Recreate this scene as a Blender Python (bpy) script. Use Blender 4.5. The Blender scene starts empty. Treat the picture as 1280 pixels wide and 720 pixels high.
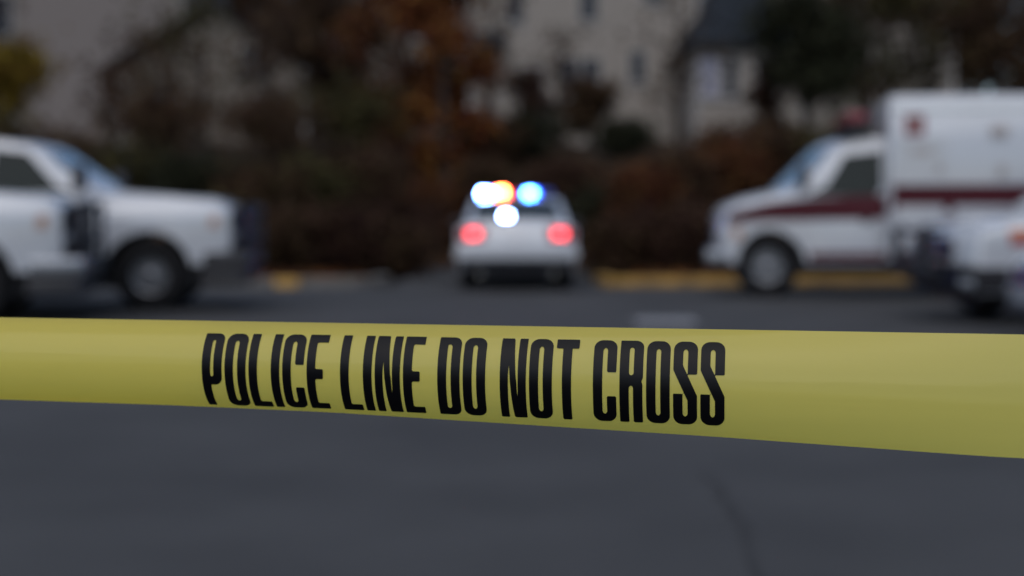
import bpy, bmesh, math, random
import numpy as np
from mathutils import Vector, Matrix
R = math.radians
random.seed(7)
scene = bpy.context.scene
col = scene.collection

# ------------------------------------------------------------------ camera
CAM_H, FPX, HORIZ = 1.05, 1778.0, 276.0
cam_data = bpy.data.cameras.new('camera')
cam = bpy.data.objects.new('camera', cam_data); col.objects.link(cam)
cam.location = (0, 0, CAM_H)
cam.rotation_euler = (R(90) - math.atan((360 - HORIZ) / FPX), 0, 0)
cam_data.sensor_width = 36.0
cam_data.lens = 50.0
cam_data.clip_start = 0.05
cam_data.clip_end = 3000
cam_data.dof.use_dof = True
cam_data.dof.focus_distance = 0.90
cam_data.dof.aperture_fstop = 3.9
scene.camera = cam

# ------------------------------------------------------------------ world and sun (overcast dusk)
SUN_EL, SUN_AZ = 52.0, 195.0
world = bpy.data.worlds.new('World'); scene.world = world
world.use_nodes = True
wn = world.node_tree.nodes; wl = world.node_tree.links
sky = wn.new('ShaderNodeTexSky'); sky.sky_type = 'NISHITA'; sky.sun_disc = False
sky.sun_elevation = R(SUN_EL); sky.sun_rotation = R(SUN_AZ)
sky.air_density = 1.0; sky.dust_density = 1.3; sky.ozone_density = 3.2
bg = wn['Background']; bg.inputs['Strength'].default_value = 0.05
wl.new(sky.outputs[0], bg.inputs['Color'])
sd = bpy.data.lights.new('sun', 'SUN'); sd.energy = 0.8; sd.angle = R(75); sd.color = (1.0, 0.965, 0.92)
sun = bpy.data.objects.new('sun', sd); col.objects.link(sun)
_d = Vector((math.sin(R(SUN_AZ)) * math.cos(R(SUN_EL)), math.cos(R(SUN_AZ)) * math.cos(R(SUN_EL)), math.sin(R(SUN_EL))))
sun.rotation_euler = _d.to_track_quat('Z', 'Y').to_euler()
sun.location = (0, -20, 40)
scene.view_settings.view_transform = 'Standard'
scene.view_settings.look = 'None'
scene.view_settings.exposure = 1.24
scene.view_settings.gamma = 1.0
scene.render.engine = 'CYCLES'
scene.cycles.use_denoising = True
scene.cycles.max_bounces = 6
scene.cycles.transparent_max_bounces = 6

# ------------------------------------------------------------------ materials
MATS = {}
def mat(name, color, rough=0.6, metal=0.0, var=0.12, scale=6.0, bump=0.0, bscale=60.0, emis=None, estr=0.0,
        coat=0.0, island=0.0, trans=0.0, spec=0.5, siding=0.0):
    if name in MATS: return MATS[name]
    m = bpy.data.materials.new(name); m.use_nodes = True
    nt = m.node_tree; n = nt.nodes; l = nt.links
    b = n['Principled BSDF']
    b.inputs['Roughness'].default_value = rough
    b.inputs['Metallic'].default_value = metal
    b.inputs['Coat Weight'].default_value = coat
    b.inputs['Coat Roughness'].default_value = 0.08
    b.inputs['Specular IOR Level'].default_value = spec
    tc = n.new('ShaderNodeTexCoord')
    nz = n.new('ShaderNodeTexNoise'); nz.inputs['Scale'].default_value = scale; nz.inputs['Detail'].default_value = 6
    l.new(tc.outputs['Object'], nz.inputs['Vector'])
    rp = n.new('ShaderNodeValToRGB')
    c = Vector(color)
    rp.color_ramp.elements[0].position = 0.3; rp.color_ramp.elements[1].position = 0.7
    rp.color_ramp.elements[0].color = (*(c * (1 - var)), 1)
    rp.color_ramp.elements[1].color = (*[min(1, v * (1 + var)) for v in c], 1)
    l.new(nz.outputs['Fac'], rp.inputs['Fac'])
    src = rp.outputs['Color']
    if island > 0:
        g = n.new('ShaderNodeNewGeometry')
        hsv = n.new('ShaderNodeHueSaturation')
        mr = n.new('ShaderNodeMapRange'); mr.inputs['To Min'].default_value = 1 - island; mr.inputs['To Max'].default_value = 1 + island
        l.new(g.outputs['Random Per Island'], mr.inputs['Value']); l.new(mr.outputs[0], hsv.inputs['Value'])
        mr2 = n.new('ShaderNodeMapRange'); mr2.inputs['To Min'].default_value = 0.5 - island * 0.06; mr2.inputs['To Max'].default_value = 0.5 + island * 0.06
        l.new(g.outputs['Random Per Island'], mr2.inputs['Value']); l.new(mr2.outputs[0], hsv.inputs['Hue'])
        l.new(src, hsv.inputs['Color']); src = hsv.outputs['Color']
    l.new(src, b.inputs['Base Color'])
    if emis:
        b.inputs['Emission Color'].default_value = (*emis, 1); b.inputs['Emission Strength'].default_value = estr
    if bump > 0:
        n2 = n.new('ShaderNodeTexNoise'); n2.inputs['Scale'].default_value = bscale; n2.inputs['Detail'].default_value = 4
        l.new(tc.outputs['Object'], n2.inputs['Vector'])
        bp = n.new('ShaderNodeBump'); bp.inputs['Strength'].default_value = bump; bp.inputs['Distance'].default_value = 0.01
        l.new(n2.outputs['Fac'], bp.inputs['Height']); l.new(bp.outputs[0], b.inputs['Normal'])
    if siding > 0:
        wv = n.new('ShaderNodeTexWave'); wv.wave_type = 'BANDS'; wv.bands_direction = 'Z'; wv.wave_profile = 'SAW'
        wv.inputs['Scale'].default_value = siding
        l.new(tc.outputs['Object'], wv.inputs['Vector'])
        bp = n.new('ShaderNodeBump'); bp.inputs['Strength'].default_value = 0.6; bp.inputs['Distance'].default_value = 0.02
        l.new(wv.outputs['Fac'], bp.inputs['Height']); l.new(bp.outputs[0], b.inputs['Normal'])
    MATS[name] = m
    return m

WHITE = mat('white_paint', (0.38, 0.395, 0.425), 0.25, coat=1.0, var=0.03, scale=2)
DARKPL = mat('black_plastic', (0.012, 0.012, 0.016), 0.5, var=0.2)
NAVY = mat('dark_grille', (0.012, 0.014, 0.03), 0.35, var=0.2)
RUBBER = mat('tyre_rubber', (0.008, 0.008, 0.009), 0.85, var=0.2, bump=0.2, spec=.2)
RIM = mat('alloy_rim', (0.17, 0.175, 0.19), 0.4, metal=0.7, var=0.1)
CHROME = mat('chrome', (0.6, 0.62, 0.66), 0.15, metal=1.0, var=0.03)
GLASS = mat('tinted_glass', (0.010, 0.015, 0.014), 0.12, var=0.1, spec=0.12)
SCREEN = mat('sky_tinted_windscreen', (0.10, 0.16, 0.20), 0.08, var=0.1, spec=1.0, coat=1.0)  # pale blue base colour paints the reflected sky into the glass
CLEAR = mat('headlamp_lens', (0.45, 0.46, 0.48), 0.12, var=0.1, coat=0.5)
STEEL = mat('dull_steel', (0.22, 0.23, 0.25), 0.35, metal=0.8, var=0.1)
AMBER = mat('amber_lens', (0.33, 0.20, 0.14), 0.2, var=0.1)
MAROON = mat('maroon_stripe', (0.050, 0.004, 0.009), 0.5, spec=.2, var=0.06)
REDST = mat('red_stripe', (0.30, 0.03, 0.02), 0.4, var=0.06)
ORST = mat('orange_stripe', (0.45, 0.16, 0.05), 0.4, var=0.06)
REDLENS = mat('red_lens', (0.15, 0.010, 0.018), 0.2, var=0.1)
BLUELENS = mat('blue_lens', (0.02, 0.05, 0.3), 0.2, var=0.1)
DECAL = mat('grey_decal', (0.3, 0.27, 0.26), 0.5, var=0.1)
PLATE = mat('number_plate', (0.5, 0.5, 0.52), 0.5, var=0.1)
TAIL = mat('lit_tail_lamp', (0.1, 0.002, 0.002), 0.3, emis=(1.0, 0.018, 0.03), estr=2.4)
LED_BW = mat('lit_blue_white_led', (0.2, 0.3, 0.5), 0.3, emis=(0.16, 0.36, 1.0), estr=80)
LED_R = mat('lit_red_led', (0.5, 0.05, 0.02), 0.3, emis=(1.0, 0.14, 0.028), estr=75)
LED_B = mat('lit_blue_led', (0.05, 0.1, 0.5), 0.3, emis=(0.06, 0.30, 1.0), estr=40)
LENS_B = mat('glowing_blue_lens', (0.02, 0.05, 0.3), 0.2, emis=(0.02, 0.10, 1.0), estr=5.0)
LENS_R = mat('glowing_red_lens', (0.25, 0.01, 0.02), 0.2, emis=(1.0, 0.02, 0.06), estr=6.0)
LED_W = mat('lit_white_led', (0.5, 0.5, 0.5), 0.3, emis=(0.24, 0.40, 1.0), estr=62)

# ------------------------------------------------------------------ mesh helpers
def link(o, parent=None):
    col.objects.link(o)
    if parent is not None: o.parent = parent
    return o
def obj(name, bm, material, parent=None, smooth=None):
    me = bpy.data.meshes.new(name); bm.to_mesh(me); bm.free()
    for m in (material if isinstance(material, (list, tuple)) else [material]): me.materials.append(m)
    if smooth is not None:
        me.shade_smooth(); me.set_sharp_from_angle(angle=R(smooth))
    return link(bpy.data.objects.new(name, me), parent)
def thing(name, label, cat, loc=(0, 0, 0), rz=0.0, group=None):
    o = bpy.data.objects.new(name, None); o.empty_display_size = 0.2
    o.location = loc; o.rotation_euler = (0, 0, rz)
    o['label'] = label; o['category'] = cat
    if group: o['group'] = group
    return link(o)
def tag(o, label, cat, group=None):
    o['label'] = label; o['category'] = cat
    if group: o['group'] = group
    return o
def struct(o): o['kind'] = 'structure'; return o
def box(bm, x0, x1, y0, y1, z0, z1, bev=0.0):
    t = bmesh.new() if bev else bm
    vs = [t.verts.new(p) for p in ((x0,y0,z0),(x1,y0,z0),(x1,y1,z0),(x0,y1,z0),(x0,y0,z1),(x1,y0,z1),(x1,y1,z1),(x0,y1,z1))]
    for f in ((3,2,1,0),(4,5,6,7),(0,1,5,4),(1,2,6,5),(2,3,7,6),(3,0,4,7)): t.faces.new([vs[i] for i in f])
    if bev:
        bmesh.ops.bevel(t, geom=t.edges[:], offset=bev, segments=2, affect='EDGES', profile=0.5)
        me = bpy.data.meshes.new('tmp'); t.to_mesh(me); t.free(); bm.from_mesh(me); bpy.data.meshes.remove(me)
def nbox(x0, x1, y0, y1, z0, z1, bev=0.0):
    bm = bmesh.new(); box(bm, min(x0,x1), max(x0,x1), min(y0,y1), max(y0,y1), z0, z1, bev); return bm
def tube(bm, pts, radii, seg=8):
    rings = []
    for i, p in enumerate(pts):
        p = Vector(p)
        a = Vector(pts[max(0, i-1)]); b = Vector(pts[min(len(pts)-1, i+1)])
        d = (b - a).normalized()
        ref = Vector((0,0,1)) if abs(d.z) < 0.9 else Vector((1,0,0))
        u = d.cross(ref).normalized(); v = d.cross(u)
        r = radii[i] if isinstance(radii, (list, tuple)) else radii
        rings.append([bm.verts.new(p + (u*math.cos(2*math.pi*k/seg) + v*math.sin(2*math.pi*k/seg))*r) for k in range(seg)])
    for a, b in zip(rings[:-1], rings[1:]):
        for k in range(seg): bm.faces.new((a[k], a[(k+1)%seg], b[(k+1)%seg], b[k]))
    bm.faces.new(rings[0][::-1]); bm.faces.new(rings[-1])
def lathe(bm, prof, seg=28):            # profile (radius, y); axis = y
    rings = []
    for r, y in prof:
        rings.append([bm.verts.new((r*math.cos(2*math.pi*k/seg), y, r*math.sin(2*math.pi*k/seg))) for k in range(seg)])
    for a, b in zip(rings[:-1], rings[1:]):
        for k in range(seg): bm.faces.new((a[k], a[(k+1)%seg], b[(k+1)%seg], b[k]))
    return rings

# ------------------------------------------------------------------ terrain height
KERB_Y0, KERB_SL = 22.6, 0.12
def kerb_y(x): return KERB_Y0 + KERB_SL * max(-60, min(60, x))* (1 if x > 0 else 0.35)
def sstep(a, b, x):
    t = max(0.0, min(1.0, (x - a) / (b - a))); return t*t*(3-2*t)
def ground_h(x, y):
    d = y - kerb_y(x) - 0.27
    if d <= 0: return -0.05
    lane = 1 - sstep(0.2, 1.2, abs(x + 0.25) - 1.7)          # the drive the police car stands in
    base = 0.10 + 2.5*sstep(1.5, 13, d) + 1.5*sstep(10, 36, d) + 0.03*max(0, d-40)
    base += 0.10*math.sin(x*0.9 + y*0.5)*sstep(1, 6, d) + 0.08*math.sin(x*0.37 - y*0.8)*sstep(1, 6, d)
    if lane > 0:
        base = base*(1-lane) + lane*(-0.05 + 3.5*sstep(7, 20, d))
    return base

# ------------------------------------------------------------------ setting
def asphalt_material():
    m = bpy.data.materials.new('asphalt'); m.use_nodes = True
    nt = m.node_tree; n = nt.nodes; l = nt.links; b = n['Principled BSDF']
    tc = n.new('ShaderNodeTexCoord')
    n1 = n.new('ShaderNodeTexNoise'); n1.inputs['Scale'].default_value = 0.8; n1.inputs['Detail'].default_value = 5
    n2 = n.new('ShaderNodeTexNoise'); n2.inputs['Scale'].default_value = 90; n2.inputs['Detail'].default_value = 3
    n3 = n.new('ShaderNodeTexVoronoi'); n3.inputs['Scale'].default_value = 160
    for q in (n1, n2, n3): l.new(tc.outputs['Object'], q.inputs['Vector'])
    r1 = n.new('ShaderNodeValToRGB'); r1.color_ramp.elements[0].position = .3; r1.color_ramp.elements[1].position = .72
    r1.color_ramp.elements[0].color = (.043, .043, .044, 1); r1.color_ramp.elements[1].color = (.064, .064, .065, 1)
    l.new(n1.outputs['Fac'], r1.inputs['Fac'])
    r2 = n.new('ShaderNodeValToRGB'); r2.color_ramp.elements[0].color = (.55,.55,.55,1); r2.color_ramp.elements[1].color = (1.45,1.45,1.45,1)
    l.new(n2.outputs['Fac'], r2.inputs['Fac'])
    mx = n.new('ShaderNodeMix'); mx.data_type = 'RGBA'; mx.blend_type = 'MULTIPLY'; mx.inputs['Factor'].default_value = 1
    l.new(r1.outputs[0], mx.inputs[6]); l.new(r2.outputs[0], mx.inputs[7]); l.new(mx.outputs[2], b.inputs['Base Color'])
    bp = n.new('ShaderNodeBump'); bp.inputs['Strength'].default_value = .5; bp.inputs['Distance'].default_value = .006
    l.new(n3.outputs['Distance'], bp.inputs['Height']); l.new(bp.outputs[0], b.inputs['Normal'])
    b.inputs['Roughness'].default_value = .85; b.inputs['Specular IOR Level'].default_value = .2
    return m
ASPH = asphalt_material()
EARTH = mat('leaf_litter', (0.027, 0.018, 0.011), 0.95, spec=.1, var=0.5, scale=1.3, bump=0.6, bscale=12)
def grid_obj(name, xs, ys, hf, material):
    vs = [(x, y, hf(x, y)) for y in ys for x in xs]; nx = len(xs)
    fs = [(j*nx+i, j*nx+i+1, (j+1)*nx+i+1, (j+1)*nx+i) for j in range(len(ys)-1) for i in range(nx-1)]
    me = bpy.data.meshes.new(name); me.from_pydata(vs, [], fs); me.materials.append(material); me.shade_smooth()
    return struct(link(bpy.data.objects.new(name, me)))
xs = sorted(set([-1500, -700, -300, -150, -90, 90, 150, 300, 700, 1500] + [round(-60 + i*1.0, 3) for i in range(121)] + [round(-6 + i*.4, 3) for i in range(31)]))
ys = sorted(set([-1500, -600, -200, -60, 0, 12, 150, 250, 500, 900, 1600] + [round(20 + i*0.5, 3) for i in range(60)] + [50 + i*2 for i in range(26)]))
grid_obj('hillside', xs, ys, ground_h, EARTH)
# asphalt lot up to the kerb, with the drive running on between the kerb ends
axs = sorted(set([-400, -120] + [-60 + i*2 for i in range(61)] + [120, 400] + [-2.2, 1.7, -1.0, 0.5]))
vs, fs = [], []
for x in axs: vs += [(x, -400, 0), (x, 5, 0), (x, 18, 0), (x, kerb_y(x) - 0.001, 0)]
for i in range(len(axs)-1):
    for j in range(3): fs.append((i*4+j, (i+1)*4+j, (i+1)*4+j+1, i*4+j+1))
me = bpy.data.meshes.new('asphalt_lot'); me.from_pydata(vs, [], fs); me.materials.append(ASPH)
struct(link(bpy.data.objects.new('asphalt_lot', me)))
vs = []; fs = []
for k in range(15):
    y = 22.3 + k*0.6
    zz = 0.004 + (max(0, ground_h(-0.25, y) + 0.06) if y > 30 else 0)
    vs += [(-1.95, y, zz), (1.45, y, zz)]
    if k: fs.append((2*k-2, 2*k-1, 2*k+1, 2*k))
me = bpy.data.meshes.new('drive'); me.from_pydata(vs, [], fs); me.materials.append(ASPH)
struct(link(bpy.data.objects.new('drive', me)))

YELL = mat('worn_yellow_kerb_paint', (0.29, 0.17, 0.04), 0.8, var=0.35, scale=3)
CONC = mat('kerb_concrete', (0.10, 0.092, 0.082), 0.9, var=0.25, scale=4, bump=0.3)
def kerb(name, pts, material, w=0.24, h=0.14):
    bm = bmesh.new(); rings = []
    for i, (x, y) in enumerate(pts):
        a = Vector(pts[max(0, i-1)]); b = Vector(pts[min(len(pts)-1, i+1)]); d = (b-a).normalized(); nrm = Vector((-d.y, d.x))
        sec = ((0, -0.03), (0.015, h-0.03), (0.04, h), (w, h), (w, -0.03))
        rings.append([bm.verts.new((x + nrm.x*o, y + nrm.y*o, z)) for o, z in sec])
    for a, b in zip(rings[:-1], rings[1:]):
        for k in range(4): bm.faces.new((a[k], b[k], b[k+1], a[k+1]))
    bm.faces.new(rings[0]); bm.faces.new(rings[-1][::-1])
    return struct(obj(name, bm, material, smooth=30))
# right: painted yellow; left: bare concrete with two painted stretches
kerb('yellow_kerb', [(1.40, 24.2), (1.40, 23.5), (1.50, 23.15), (1.80, kerb_y(1.9)+0.04)] + [(x, kerb_y(x)) for x in (2.4, 4, 6, 8, 10, 14, 20, 40, 60)], YELL)
kerb('concrete_kerb', [(x, kerb_y(x)) for x in (-60, -40, -20, -12, -8, -5, -3.77)], CONC)
kerb('yellow_kerb', [(x, kerb_y(x)) for x in (-3.75, -3.55, -3.38)], YELL)
kerb('concrete_kerb', [(x, kerb_y(x)) for x in (-3.36, -2.9, -2.72)] + [(-2.45, kerb_y(-2.5)+.05), (-2.15, 22.95), (-2.06, 23.4), (-2.06, 24.2)], CONC)
PAINT = mat('worn_road_paint', (0.20, 0.20, 0.205), 0.8, var=0.4, scale=14)
def marking(pts, z=0.004):
    bm = bmesh.new(); bm.faces.new([bm.verts.new((x, y, z)) for x, y in pts]); return struct(obj('painted_marking', bm, PAINT))
marking([(1.28, 14.4), (1.90, 14.4), (1.94, 15.3), (1.30, 15.3)])
marking([(3.2, 19.4), (6.5, 19.8), (6.5, 19.92), (3.2, 19.52)])
TAR = mat('tar_crack_filler', (0.039, 0.039, 0.040), 0.85, var=0.2, spec=.15)
def crack(pts, w):
    bm = bmesh.new(); prev = None; rr = random.Random(3)
    for i in range(len(pts)-1):
        for k in range(8):
            t = k/8; x = pts[i][0]*(1-t)+pts[i+1][0]*t + rr.uniform(-.035,.035); y = pts[i][1]*(1-t)+pts[i+1][1]*t
            ww = w*rr.uniform(.5, 1.4)
            cur = (bm.verts.new((x-ww, y, .004)), bm.verts.new((x+ww, y, .004)))
            if prev: bm.faces.new((prev[0], prev[1], cur[1], cur[0]))
            prev = cur
    return struct(obj('tar_filled_crack', bm, TAR))
crack([(0.60, 3.3), (0.74, 4.4), (0.80, 5.0), (0.80, 6.0)], 0.016)

# ------------------------------------------------------------------ police tape
def interp(tab, x):
    if x <= tab[0][0]: return tab[0][1]
    for (a, va), (b, vb) in zip(tab[:-1], tab[1:]):
        if x <= b:
            return va + (vb - va)*(x - a)/(b - a)
    return tab[-1][1]
TH = R(11); TW = 0.0762
UX, UY = math.cos(TH), -math.sin(TH)            # along the tape, towards +X
NX, NY = -math.sin(TH), -math.cos(TH)           # outward, towards the camera side
P0 = (0.0, 0.912)
HALF_CURL = [(0, 71), (200, 70), (400, 66.5), (640, 57), (900, 46), (1100, 33), (1280, 18)]
TILT = [(0, 7), (400, 7), (900, 8), (1280, 7)]
TOP_Y = [(0, 397), (1280, 418)]
def s_px(s):
    return 640 + FPX*(P0[0] + UX*s)/(P0[1] + UY*s)
def section(s, n=40):
    px = s_px(max(-0.62, min(0.55, s)))
    al, ti = R(interp(HALF_CURL, px)), R(interp(TILT, px))
    pts = [(0.0, 0.0)]
    for k in range(n):
        ph = ti + al*(1 - 2*(k+.5)/n)
        pts.append((pts[-1][0] + math.sin(ph)*TW/n, pts[-1][1] - math.cos(ph)*TW/n))
    m = pts[n//2]
    return [(a - m[0], b - m[1]) for a, b in pts]
SEC_N = 40
S0, S1, DS = -3.1, 2.0, 0.02
NST = int(round((S1 - S0)/DS)) + 1
def mid_z(s):
    sc = max(-0.5, min(0.36, s))
    sec = section(sc)
    px = max(0, min(1280, s_px(sc)))
    y = P0[1] + UY*sc + NY*sec[0][0]
    yt = 397 + (418 - 397)*s_px(sc)/1280
    ztop = CAM_H - y*math.tan(math.atan((360-HORIZ)/FPX) + math.atan((yt - 360)/FPX))
    return ztop - sec[0][1]
_za, _zb = mid_z(-0.45), mid_z(-0.35)
STN = []
for i in range(NST):
    s = S0 + i*DS
    if s < -0.45: z = _za + 0.02*(abs(s) - 0.45)
    elif s > 0.34: z = mid_z(0.34) + 0.10*(s - 0.34)
    else: z = mid_z(s)
    STN.append((s, z, section(s)))
def tape_pt(s, t, off=0.0):
    f = (s - S0)/DS; i = max(0, min(NST-2, int(f))); a = f - i
    g = t*SEC_N; j = max(0, min(SEC_N-1, int(g))); b = g - j
    def q(i, j): 
        return STN[i][2][j]
    n0 = (q(i,j)[0]*(1-b) + q(i,j+1)[0]*b)*(1-a) + (q(i+1,j)[0]*(1-b) + q(i+1,j+1)[0]*b)*a
    z0 = (q(i,j)[1]*(1-b) + q(i,j+1)[1]*b)*(1-a) + (q(i+1,j)[1]*(1-b) + q(i+1,j+1)[1]*b)*a
    zm = STN[i][1]*(1-a) + STN[i+1][1]*a
    if off:
        dn = q(i,j+1)[0]-q(i,j)[0]; dz = q(i,j+1)[1]-q(i,j)[1]; ln = math.hypot(dn, dz)
        n0 += -dz/ln*off; z0 += dn/ln*off
    return (P0[0] + UX*s + NX*n0, P0[1] + UY*s + NY*n0, zm + z0)
def tape_material():
    m = bpy.data.materials.new('yellow_tape_film'); m.use_nodes = True
    nt = m.node_tree; n = nt.nodes; l = nt.links; b = n['Principled BSDF']
    b.inputs['Base Color'].default_value = (0.95, 0.80, 0.20, 1)
    b.inputs['Roughness'].default_value = 0.12; b.inputs['Specular IOR Level'].default_value = 0.5
    tc = n.new('ShaderNodeTexCoord'); mp = n.new('ShaderNodeMapping'); mp.inputs['Scale'].default_value = (3.0, 3.0, 90.0)
    nz = n.new('ShaderNodeTexNoise'); nz.inputs['Scale'].default_value = 1.6; nz.inputs['Detail'].default_value = 3
    l.new(tc.outputs['Object'], mp.inputs['Vector']); l.new(mp.outputs[0], nz.inputs['Vector'])
    bp = n.new('ShaderNodeBump'); bp.inputs['Strength'].default_value = 0.16; bp.inputs['Distance'].default_value = 0.0016
    l.new(nz.outputs['Fac'], bp.inputs['Height']); l.new(bp.outputs[0], b.inputs['Normal'])
    tr = n.new('ShaderNodeBsdfTranslucent'); tr.inputs['Color'].default_value = (0.99, 0.83, 0.14, 1)
    mx = n.new('ShaderNodeMixShader'); mx.inputs['Fac'].default_value = 0.68
    l.new(b.outputs[0], mx.inputs[1]); l.new(tr.outputs[0], mx.inputs[2])
    l.new(mx.outputs[0], n['Material Output'].inputs['Surface'])
    return m
TAPE = tape_material()
INK = mat('black_print', (0.003, 0.003, 0.004), 0.3, var=0.1, spec=0.11)
vs, fs = [], []
for i in range(NST):
    for j in range(SEC_N+1): vs.append(tape_pt(S0 + i*DS, j/SEC_N))
w = SEC_N + 1
for i in range(NST-1):
    for j in range(SEC_N): fs.append((i*w+j, i*w+j+1, (i+1)*w+j+1, (i+1)*w+j))
me = bpy.data.meshes.new('barrier_tape'); me.from_pydata(vs, [], fs); me.materials.append(TAPE); me.shade_smooth()
tape = tag(link(bpy.data.objects.new('barrier_tape', me)), 'yellow plastic barrier tape printed POLICE LINE DO NOT CROSS in black', 'tape')

# glyphs as signed distance shapes in a unit-high cell (y up), cut out by marching squares
ST, BT = 0.115, 0.105
def rbox(x, y, x0, x1, y0, y1, r=0.0):
    cx, cy, hx, hy = (x0+x1)/2, (y0+y1)/2, (x1-x0)/2 - r, (y1-y0)/2 - r
    qx, qy = np.abs(x-cx) - hx, np.abs(y-cy) - hy
    return np.hypot(np.maximum(qx, 0), np.maximum(qy, 0)) + np.minimum(np.maximum(qx, qy), 0) - r
def poly(x, y, pts):                      # convex polygon, counter-clockwise
    d = None
    for (ax, ay), (bx, by) in zip(pts, pts[1:] + pts[:1]):
        ex, ey = bx-ax, by-ay; ln = math.hypot(ex, ey)
        q = ((x-ax)*ey - (y-ay)*ex)/ln
        d = q if d is None else np.maximum(d, q)
    return d
U = np.minimum
def ring(x, y, w, y0=0, y1=1, ro=.11, ri=.045):
    return np.maximum(rbox(x, y, 0, w, y0, y1, ro), -rbox(x, y, ST, w-ST, y0+BT*.95, y1-BT*.95, ri))
def gP(x, y, w): return U(rbox(x, y, 0, ST, 0, 1), np.maximum(U(rbox(x,y,0,w,.34,1,.10), rbox(x,y,0,ST,.34,1)), -rbox(x,y,ST,w-ST,.44,.905,.03)))
def gO(x, y, w): return ring(x, y, w)
def gL(x, y, w): return U(rbox(x,y,0,ST,0,1), rbox(x,y,0,w,0,BT))
def gI(x, y, w): return rbox(x,y,0,ST,0,1)
def gC(x, y, w): return np.maximum(ring(x,y,w), -rbox(x,y,w*.5,w+.2,.325,.60))
def gE(x, y, w): return U(U(gL(x,y,w), rbox(x,y,0,w,1-BT-.01,1)), rbox(x,y,0,w*.84,.435,.555))
def gN(x, y, w): 
    s = .104
    return U(U(rbox(x,y,0,s,0,1), rbox(x,y,w-s,w,0,1)), poly(x,y,[(.168,0),(.245,0),(.162,1),(.085,1)]))
def gD(x, y, w): return np.maximum(U(rbox(x,y,0,w,0,1,.10), rbox(x,y,0,w*.5,0,1)), -U(rbox(x,y,ST,w-ST,BT,1-BT,.035), rbox(x,y,ST,ST+.04,BT,1-BT)))
def gT(x, y, w): return U(rbox(x,y,0,w,1-BT-.02,1), rbox(x,y,w/2-ST/2,w/2+ST/2,0,1))
def gR(x, y, w):
    bowl = np.maximum(U(rbox(x,y,0,w,.47,1,.095), rbox(x,y,0,ST,.47,1)), -rbox(x,y,ST,w-ST,.57,.905,.03))
    leg = np.maximum(rbox(x,y,0,w-.005,-.2,.535,.08), -rbox(x,y,ST,w-ST-.005,-.3,.455,.03))
    return U(U(rbox(x,y,0,ST,0,1), bowl), np.maximum(leg, -y))
def gS(x, y, w):
    top = np.maximum(ring(x,y,w,0,1), np.maximum(.68-y, -9))
    bot = np.maximum(ring(x,y,w,0,1), y-.33)
    mid = poly(x,y,[(0,.70),(0,.645),(w-ST,.30),(w,.30),(w,.355),(ST,.70)])
    return U(U(U(top, bot), mid), U(rbox(x,y,w-ST,w,.595,.72), rbox(x,y,0,ST,.28,.375)))
GL = {'P':(gP,.272),'O':(gO,.287),'L':(gL,.262),'I':(gI,ST),'C':(gC,.287),'E':(gE,.26),'N':(gN,.330),'D':(gD,.287),'T':(gT,.285),'R':(gR,.287),'S':(gS,.290)}
def glyph_polys(ch, res=56):
    fn, w = GL[ch]; h = 1.0/res
    nx, ny = int(math.ceil(w/h)) + 3, res + 3
    gx = (np.arange(nx) - 1)*h + h*.37; gy = (np.arange(ny) - 1)*h - h*.21
    X, Y = np.meshgrid(gx, gy, indexing='ij'); D = fn(X, Y, w)
    polys = []
    for i in range(nx-1):
        for j in range(ny-1):
            c = [(i,j),(i+1,j),(i+1,j+1),(i,j+1)]
            d = [D[a] for a in c]
            if min(d) > 0: continue
            out = []
            for k in range(4):
                a, b = c[k], c[(k+1)%4]; da, db = d[k], d[(k+1)%4]
                if da <= 0: out.append((gx[a[0]], gy[a[1]]))
                if (da <= 0) != (db <= 0):
                    t = da/(da-db); out.append((gx[a[0]]+t*(gx[b[0]]-gx[a[0]]), gy[a[1]]+t*(gy[b[1]]-gy[a[1]])))
            if len(out) >= 3: polys.append(out)
    return polys, w
GCACHE = {c: glyph_polys(c) for c in GL}
TEXT = 'POLICE LINE DO NOT CROSS'; GAP, WGAP = .040, .185
T_TOP, T_BOT = 0.180, 0.905
def s_at_px(px):
    lo, hi = -1.0, 1.0
    for _ in range(60):
        m = (lo+hi)/2
        if s_px(m) < px: lo = m
        else: hi = m
    return lo
SA, SB = s_at_px(251), s_at_px(907)
total = 0
for k, ch in enumerate(TEXT):
    total += WGAP - GAP if ch == ' ' else GL[ch][1] + (GAP if k < len(TEXT)-1 else 0)
SCX = (SB - SA)/total
def print_text(start):
    u = 0.0
    for ch in TEXT:
        if ch == ' ': u += WGAP - GAP; continue
        polys, w = GCACHE[ch]
        bm = bmesh.new(); cache = {}
        for p in polys:
            ids = []
            for x, y in p:
                key = (round(x, 5), round(y, 5))
                if key not in cache:
                    cache[key] = bm.verts.new(tape_pt(start + (u + x)*SCX, T_BOT + (T_TOP - T_BOT)*y + 0.032*(1 - 2*(u + x)/total), 0.00035))
                if cache[key] not in ids: ids.append(cache[key])
            if len(ids) >= 3:
                try: bm.faces.new(ids)
                except ValueError: pass
        bmesh.ops.recalc_face_normals(bm, faces=bm.faces[:])
        o = obj('letter', bm, INK, tape); o.data.shade_smooth()
        u += w + GAP
PERIOD = 0.72
for k in (-2, -1, 0, 1): print_text(SA + k*PERIOD)
# the tape ends are tied to slim stakes beyond the frame
STAKE = mat('weathered_wood', (0.16, 0.115, 0.075), 0.85, var=0.3, scale=9, bump=0.4)
for s, lab in ((S0, 'wooden stake holding the far end of the yellow tape'), (S1, 'wooden stake holding the near end of the yellow tape')):
    p = tape_pt(s, .5)
    sg = -1 if s < 0 else 1
    bm = nbox(-.022, .022, -.022, .022, -0.05, 1.25, .003)
    o = obj('wooden_stake', bm, STAKE); o.location = (p[0] + UX*.0215*sg, p[1] + UY*.0215*sg, 0); o.rotation_euler = (0, 0, -TH)
    tag(o, lab, 'stake', 'stakes the tape is tied to')

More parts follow.
